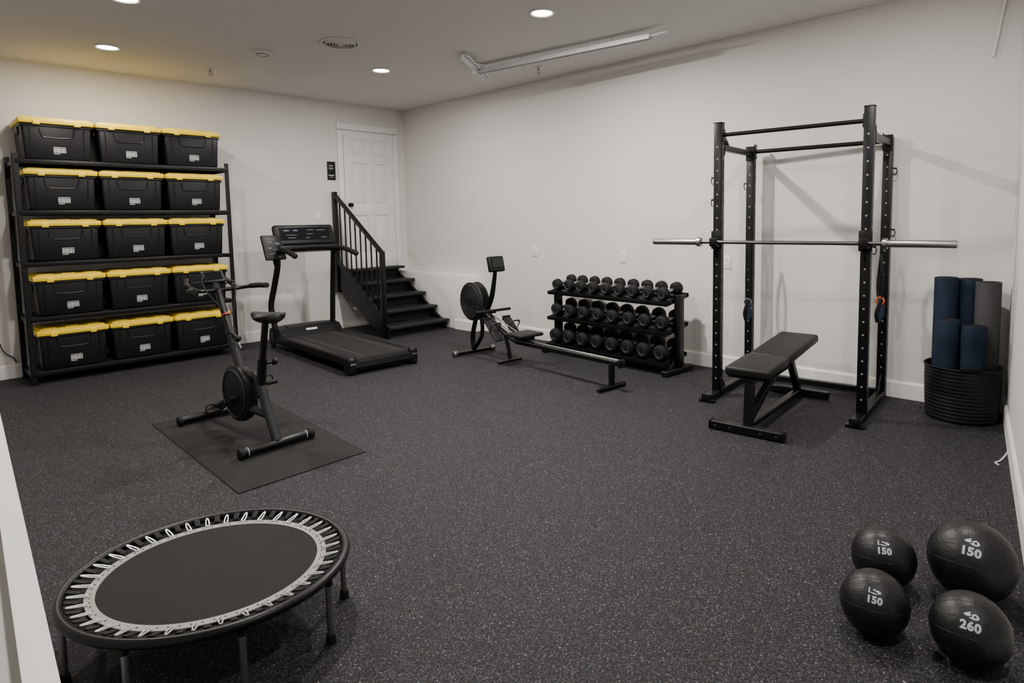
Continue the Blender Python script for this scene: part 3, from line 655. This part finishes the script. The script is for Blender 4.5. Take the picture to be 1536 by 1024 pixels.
# resistance bands hanging
def band(x,y,z,label,mat2,ln=.62):
    r=root("resistance_band",(x,y,z),0,label,"resistance band","resistance bands hanging on the power rack")
    for s_ in (-1,1):
        m=M(); m.tube([(0,0,0),(s_*.016,s_*.014,-ln*.25),(s_*.012,s_*.022,-ln*.55),(0,s_*.014,-ln+.10)],.010,8,sm=5); m.obj("band_cord",BLK2,parent=r)
    m=M(); m.ring((0,0,-ln+.07),.027,.007,(1,.2,0),20,6); m.obj("carabiner",mat2,parent=r)
    m=M(); m.ring((.01,-.01,-ln+.03),.024,.005,(.6,1,0),20,6); m.obj("carabiner",STL,parent=r)
    for s_,mm in ((-1,BLK2),(1,BLU),(.3,BLU)):
        m=M(); m.tube([(s_*.014,s_*.01,-ln+.08),(s_*.030,-.014*s_,-ln-.02),(s_*.012,.01,-ln-.09)],.014,8,sm=4); m.obj("handle_strap",mm,parent=r)
p=W2(hx-.09,hy-.0); band(p[0]-.03,p[1]-.03,1.24,"black cord resistance band with blue handle hanging on the rack",STL,.62)
p=W2(hx-.16,-hy); band(p[0],p[1],1.12,"black cord resistance band with orange and blue clips on the rack",ORA,.42)

# ------------------------------------------------------------------ bench
r=root("weight_bench",(-1.55,-5.93,0),math.atan2(.10,1.35),"black padded adjustable weight bench in front of the power rack","weight bench")
m=M(); m.beam((0,-.235,.035),(0,.235,.035),.06,.055,.006)
for e_ in (-1,1): m.box((0,e_*.24,.035),(.065,.012,.062),bev=.002)
m.beam((.03,0,.04),(.06,0,.37),.055,.055,.005,up=(0,1,0))
m.beam((.05,0,.345),(.95,0,.39),.05,.05,.005)
m.beam((.05,0,.10),(.62,0,.345),.05,.05,.005)
m.beam((1.10,0,.04),(.86,0,.37),.05,.05,.005)
m.beam((1.12,-.225,.035),(1.12,.225,.035),.06,.055,.006)
m.beam((.05,0,.05),(1.12,0,.04),.05,.04,.005)
m.obj("frame",BLK,parent=r)
bolts=[((.04+.002*i,s_*.028,.12+i*.05),(.04+.002*i,s_*.0292,.12+i*.05)) for i in range(5) for s_ in (-1,1)]
bolts+=[((.05+.57*t,-.0255,.10+.245*t),(.05+.57*t,-.0265,.10+.245*t)) for t in (.2,.4,.6,.8)]+[((-.0305,y,.035),(-.0315,y,.035)) for y in (-.2,-.1,.1,.2)]
for a,b in bolts:
    m=M(); m.cyl(a,b,.006,seg=10); m.obj("frame_bolt",STL,parent=r)
m=M(); m.prism([(.0,-.13,.368),(.0,.13,.368),(.40,.145,.385),(.42,.145,.385),(.42,-.145,.385),(.40,-.145,.385)],(0,0,.004)); m.obj("seat_board",BLK2,parent=r)
m=M(); m.box((.19,0,.417),(.41,.30,.065),rot=(0,-.045,0),bev=.022,seg=4,taper=(.98,.98)); m.obj("seat_pad",VINYL,parent=r)
m=M(); m.box((.765,0,.450),(.70,.29,.065),rot=(0,-.07,0),bev=.022,seg=4); m.obj("back_pad",VINYL,parent=r)
for y in (-.04,.04):
    m=M(); m.beam((.45,y,.395),(1.06,y,.437),.03,.03,.003); m.obj("back_support",BLK,parent=r)

# ------------------------------------------------------------------ basket + mats
BC=(-.255,-6.895)
r=root("basket",(*BC,0),0,"round black ribbed woven basket holding rolled exercise mats","basket")
m=M(); prof=[(0,.008),(.205,.008),(.208,0.0)]
for i in range(14):
    z=.010+i*.0248; R_=.211+.012*math.sin(min(1,z/.30)*1.5); prof+=[(R_,z),(R_+.003,z+.007),(R_+.003,z+.017),(R_,z+.0235)]
prof+=[(.229,.360),(.233,.370),(.226,.376),(.219,.370),(.217,.34),(.207,.03),(0,.022)]
m.lathe(prof,(0,0,0),(0,0,1),56); m.obj("basket_body",BLK2,parent=r,ang=60)
for a in (math.radians(200),math.radians(20)):
    m=M(); c=Vector((math.cos(a),math.sin(a),0)); tt=Vector((-c.y,c.x,0)); R_=.225
    m.tube([c*R_-tt*.055+Vector((0,0,.365)),c*(R_+.006)-tt*.045+Vector((0,0,.392)),c*(R_+.006)+tt*.045+Vector((0,0,.392)),c*R_+tt*.055+Vector((0,0,.365))],.009,8,sm=5); m.obj("basket_handle",BLK2,parent=r)
def roll(ang,rad,ln,mat,label,z0=.024,rc=.1285):
    a0=math.radians(ang)
    r=root("rolled_mat",(BC[0]+rc*math.cos(a0),BC[1]+rc*math.sin(a0),z0),0,label,"exercise mat","rolled mats in the basket")
    m=M(); m.cyl((0,0,0),(0,0,ln),rad,seg=36,bev=.004); b=m.obj("mat_roll",mat,parent=r)
    m=M(); n=110; pts=[]
    for i in range(n):
        t=i/(n-1); rr=.008+(rad-.010)*t; a=t*2*math.pi*6; pts.append((rr*math.cos(a),rr*math.sin(a),ln))
    m.tube(pts,.0016,4); m.obj("roll_spiral",RUB,parent=b)
roll(70,.0740,.945,NAVY,"tall navy blue rolled exercise mat standing in the basket")
roll(-2,.0740,.935,NAVY,"tall navy blue rolled exercise mat beside the grey mat")
roll(142,.0740,.665,NAVY,"short navy blue rolled exercise mat at the basket rim")
roll(214,.0740,.640,NAVY,"short navy blue rolled exercise mat beside the matching roll")
roll(286,.0740,.925,GREYM,"tall grey rolled exercise mat standing in the basket")

# ------------------------------------------------------------------ medicine balls
def sphere_map(c,rad,n,roll_,off=.0016):
    n=Vector(n).normalized(); rt=Vector((0,0,1)).cross(n).normalized(); up=n.cross(rt)
    q=Matrix.Rotation(roll_,3,n); rt=q@rt; up=q@up
    def f(v):
        a=v.x/rad; b=v.y/rad
        d=(n*math.cos(a)+rt*math.sin(a)); d=(d*math.cos(b)+up*math.sin(b)); return Vector(c)+d*(rad+off)
    return f
def ball(x,y,rad,txt,logo,el,az,rl,label,ts=.62):
    r=root("medicine_ball",(x,y,0),0,label,"medicine ball","medicine balls on the floor")
    c=(0,0,rad-.002)
    m=M(); m.sph(c,rad,(1,1,1),u=56,v=36); b=m.obj("ball_skin",LEATH,parent=r,ang=80)
    for k in range(3):
        m=M(); ax=Euler((.4+k*1.05,.3+k*.5,az)).to_matrix()@Vector((1,0,0)); m.ring(c,rad-.0008,.0014,ax,72,6); m.obj("seam",BLK2,parent=b)
    n=Vector((math.cos(el)*math.cos(az),math.cos(el)*math.sin(az),math.sin(el)))
    s=rad/.13*ts
    m=M(); f=sphere_map(c,rad,n,rl,.0008); g=8; w=.056*s
    V=[Vector((-w+2*w*i/g,-w+2*w*j/g+.006*s,0)) for j in range(g+1) for i in range(g+1)]
    F=[(j*(g+1)+i,j*(g+1)+i+1,(j+1)*(g+1)+i+1,(j+1)*(g+1)+i) for j in range(g) for i in range(g)]
    m.raw(V,F,f); m.obj("print_patch",DGR,parent=b)
    m=M(); f=sphere_map(c,rad,n,rl,.0016)
    V,F=text_geo(txt,.058*s,.0026*s,1.08); m.raw([Vector((v.x,v.y-.022*s,0)) for v in V],F,f,sub=.008)
    m.obj("number_print",GRYP,parent=b)
    m=M()
    if logo==0:
        L=[[(-.036,.050),(-.030,.051),(-.029,.022),(-.012,.015),(.012,.013),(.012,.018),(-.010,.022),(-.034,.016),(-.037,.020)],
           [(-.014,.040),(-.004,.046),(.004,.038),(.018,.042),(.032,.036),(.036,.026),(.026,.020),(.010,.024),(.020,.029),(.006,.032),(-.006,.036)]]
    else:
        L=[[(-.036,.034),(-.004,.052),(-.008,.040),(.000,.034),(-.012,.026),(-.026,.026)],
           [(-.010,.020),(.004,.028),(.002,.038),(.016,.046),(.030,.038),(.036,.026),(.024,.016),(.010,.014)]]
    for q in L: m.raw([Vector((a*s,b_*s,0)) for a,b_ in q],[tuple(range(len(q)))],f,sub=.008)
    m.obj("emblem_print",GRYP,parent=b)
    if logo==1:
        m=M(); f2=sphere_map(c,rad,n,rl,.0022); cc=[(.016+.007*math.cos(k*math.pi/5),.030+.007*math.sin(k*math.pi/5)) for k in range(10)]
        m.raw([Vector((a*s,b_*s,0)) for a,b_ in cc],[tuple(range(10))],f2); m.obj("emblem_centre",BLK2,parent=b)
rad_=math.radians
ball(-2.785,-7.05,.112,"150",0,rad_(42),rad_(194),rad_(4),"black leather medicine ball printed 150, medium sized")
ball(-2.66,-7.312,.142,"150",1,rad_(42),rad_(186),rad_(-4),"largest black leather medicine ball printed 150 near the wall")
ball(-3.11,-7.105,.107,"150",0,rad_(39),rad_(194),rad_(-3),"smallest black leather medicine ball printed 150")
ball(-3.07,-7.37,.112,"260",1,rad_(40),rad_(188),rad_(-3),"black leather medicine ball printed 260",.68)

# ------------------------------------------------------------------ mini trampoline
TR=math.radians(-38)
r=root("mini_trampoline",(-4.617,-5.405,0),TR,"round mini trampoline with black mat, grey webbing ring and metal legs","trampoline")
r.scale=(1.0,.91,1)
RZ=.24; RR=.440
m=M(); m.ring((0,0,RZ),RR,.0155,(0,0,1),128,14); rim=m.obj("frame_rim",BLK,parent=r)
m=M(); m.lathe([(0,RZ-.010),(.346,RZ-.010),(.346,RZ-.006),(0,RZ-.006)],(0,0,0),(0,0,1),96); m.obj("jump_mat",MATB,parent=r)
m=M(); m.lathe([(.342,RZ-.0065),(.372,RZ-.0065),(.372,RZ-.0035),(.342,RZ-.0035),(.342,RZ-.0065)],(0,0,0),(0,0,1),96); wb=m.obj("webbing_ring",WEB,parent=r)
m=M()
for i in range(72):
    a=2*math.pi*(i+.5)/72; m.cyl((.357*math.cos(a),.357*math.sin(a),RZ-.004),(.357*math.cos(a),.357*math.sin(a),RZ-.0028),.0035,seg=8)
m.obj("grommets",BLK2,parent=wb,kind="stuff")
NS=36; sm=None; cm_=None
for i in range(NS):
    a=2*math.pi*i/NS
    if sm is None:
        m=M(); m.tube([(.364,-.0060,RZ+.001),(.390,-.0060,RZ+.005),(.414,-.003,RZ+.009),(.418,.0,RZ+.010),(.414,.003,RZ+.009),(.390,.0060,RZ+.005),(.364,.0060,RZ+.001),(.360,0,RZ)],.0022,6,closed=True)
        sm=m.obj("spring_hook",WIRE,parent=r,label="shiny metal hook"); o=sm
        m=M(); m.box((.404,0,RZ+.005),(.040,.020,.006),rot=(0,-.3,0),bev=.002); cm_=m.obj("bungee_strap",RUB,parent=r); o2=cm_
    else:
        o=sm.copy(); SC.objects.link(o); o2=cm_.copy(); SC.objects.link(o2)
    o.rotation_euler=(0,0,a); o2.rotation_euler=(0,0,a+math.pi/NS)
m=M(); m.lathe([(.37,RZ-.014),(.430,RZ-.010),(.430,RZ-.008),(.37,RZ-.012),(.37,RZ-.014)],(0,0,0),(0,0,1),96); m.obj("elastic_band",RUB,parent=r)
for ad in (-20,-58,-101,-143,170,125,80,30):
    a=math.radians(ad)-TR; x,y=RR*.985*math.cos(a),RR*.985*math.sin(a)
    m=M(); m.cyl((x,y,.02),(x*.995,y*.995,RZ-.01),.0105,seg=14); lg=m.obj("leg",STL,parent=r,label="round bare metal leg")
    m=M(); m.lathe([(0,0),(.017,0),(.0175,.006),(.015,.032),(.0115,.035)],(x,y,0),(0,0,1),16); m.obj("rubber_foot",RUB,parent=lg)
    m=M(); m.cyl((x,y,RZ-.035),(x,y,RZ-.01),.013,seg=14); m.obj("leg_socket",BLK,parent=lg)

r=root("white_cable",(-1.0,-7.245,0),0,"short white cable lying on the floor by the side wall","cable")
m=M(); m.tube([(.0,-.0,.06),(-.01,.02,.02),(-.05,.035,.005),(-.09,.05,.005),(-.12,.03,.005)],.004,8,sm=5); m.obj("cord",PLT,parent=r)

# ------------------------------------------------------------------ world, camera
w=bpy.data.worlds.new("World"); bpy.context.scene.world=w; w.use_nodes=True
w.node_tree.nodes["Background"].inputs[0].default_value=(.6,.6,.6,1); w.node_tree.nodes["Background"].inputs[1].default_value=.05
yaw,pitch,roll_=0.8189,-0.0865,-0.0168
fw_=Vector((math.cos(pitch)*math.sin(yaw),math.cos(pitch)*math.cos(yaw),math.sin(pitch)))
r0=Vector((math.cos(yaw),-math.sin(yaw),0)); u0=r0.cross(fw_)
rr=r0*math.cos(roll_)+u0*math.sin(roll_); uu=-r0*math.sin(roll_)+u0*math.cos(roll_)
cd=bpy.data.cameras.new("camera"); cam=bpy.data.objects.new("camera",cd); link(cam)
mt=Matrix((rr,uu,-fw_)).transposed().to_4x4(); mt.translation=Vector((-5.3417,-7.6638,1.42)); cam.matrix_world=mt
cd.sensor_width=36; cd.lens=36*934.584/1536; cd.shift_x=-(810.685-768)/1536; cd.shift_y=(410.25-512)/1536; cd.clip_start=.02
bpy.context.scene.camera=cam
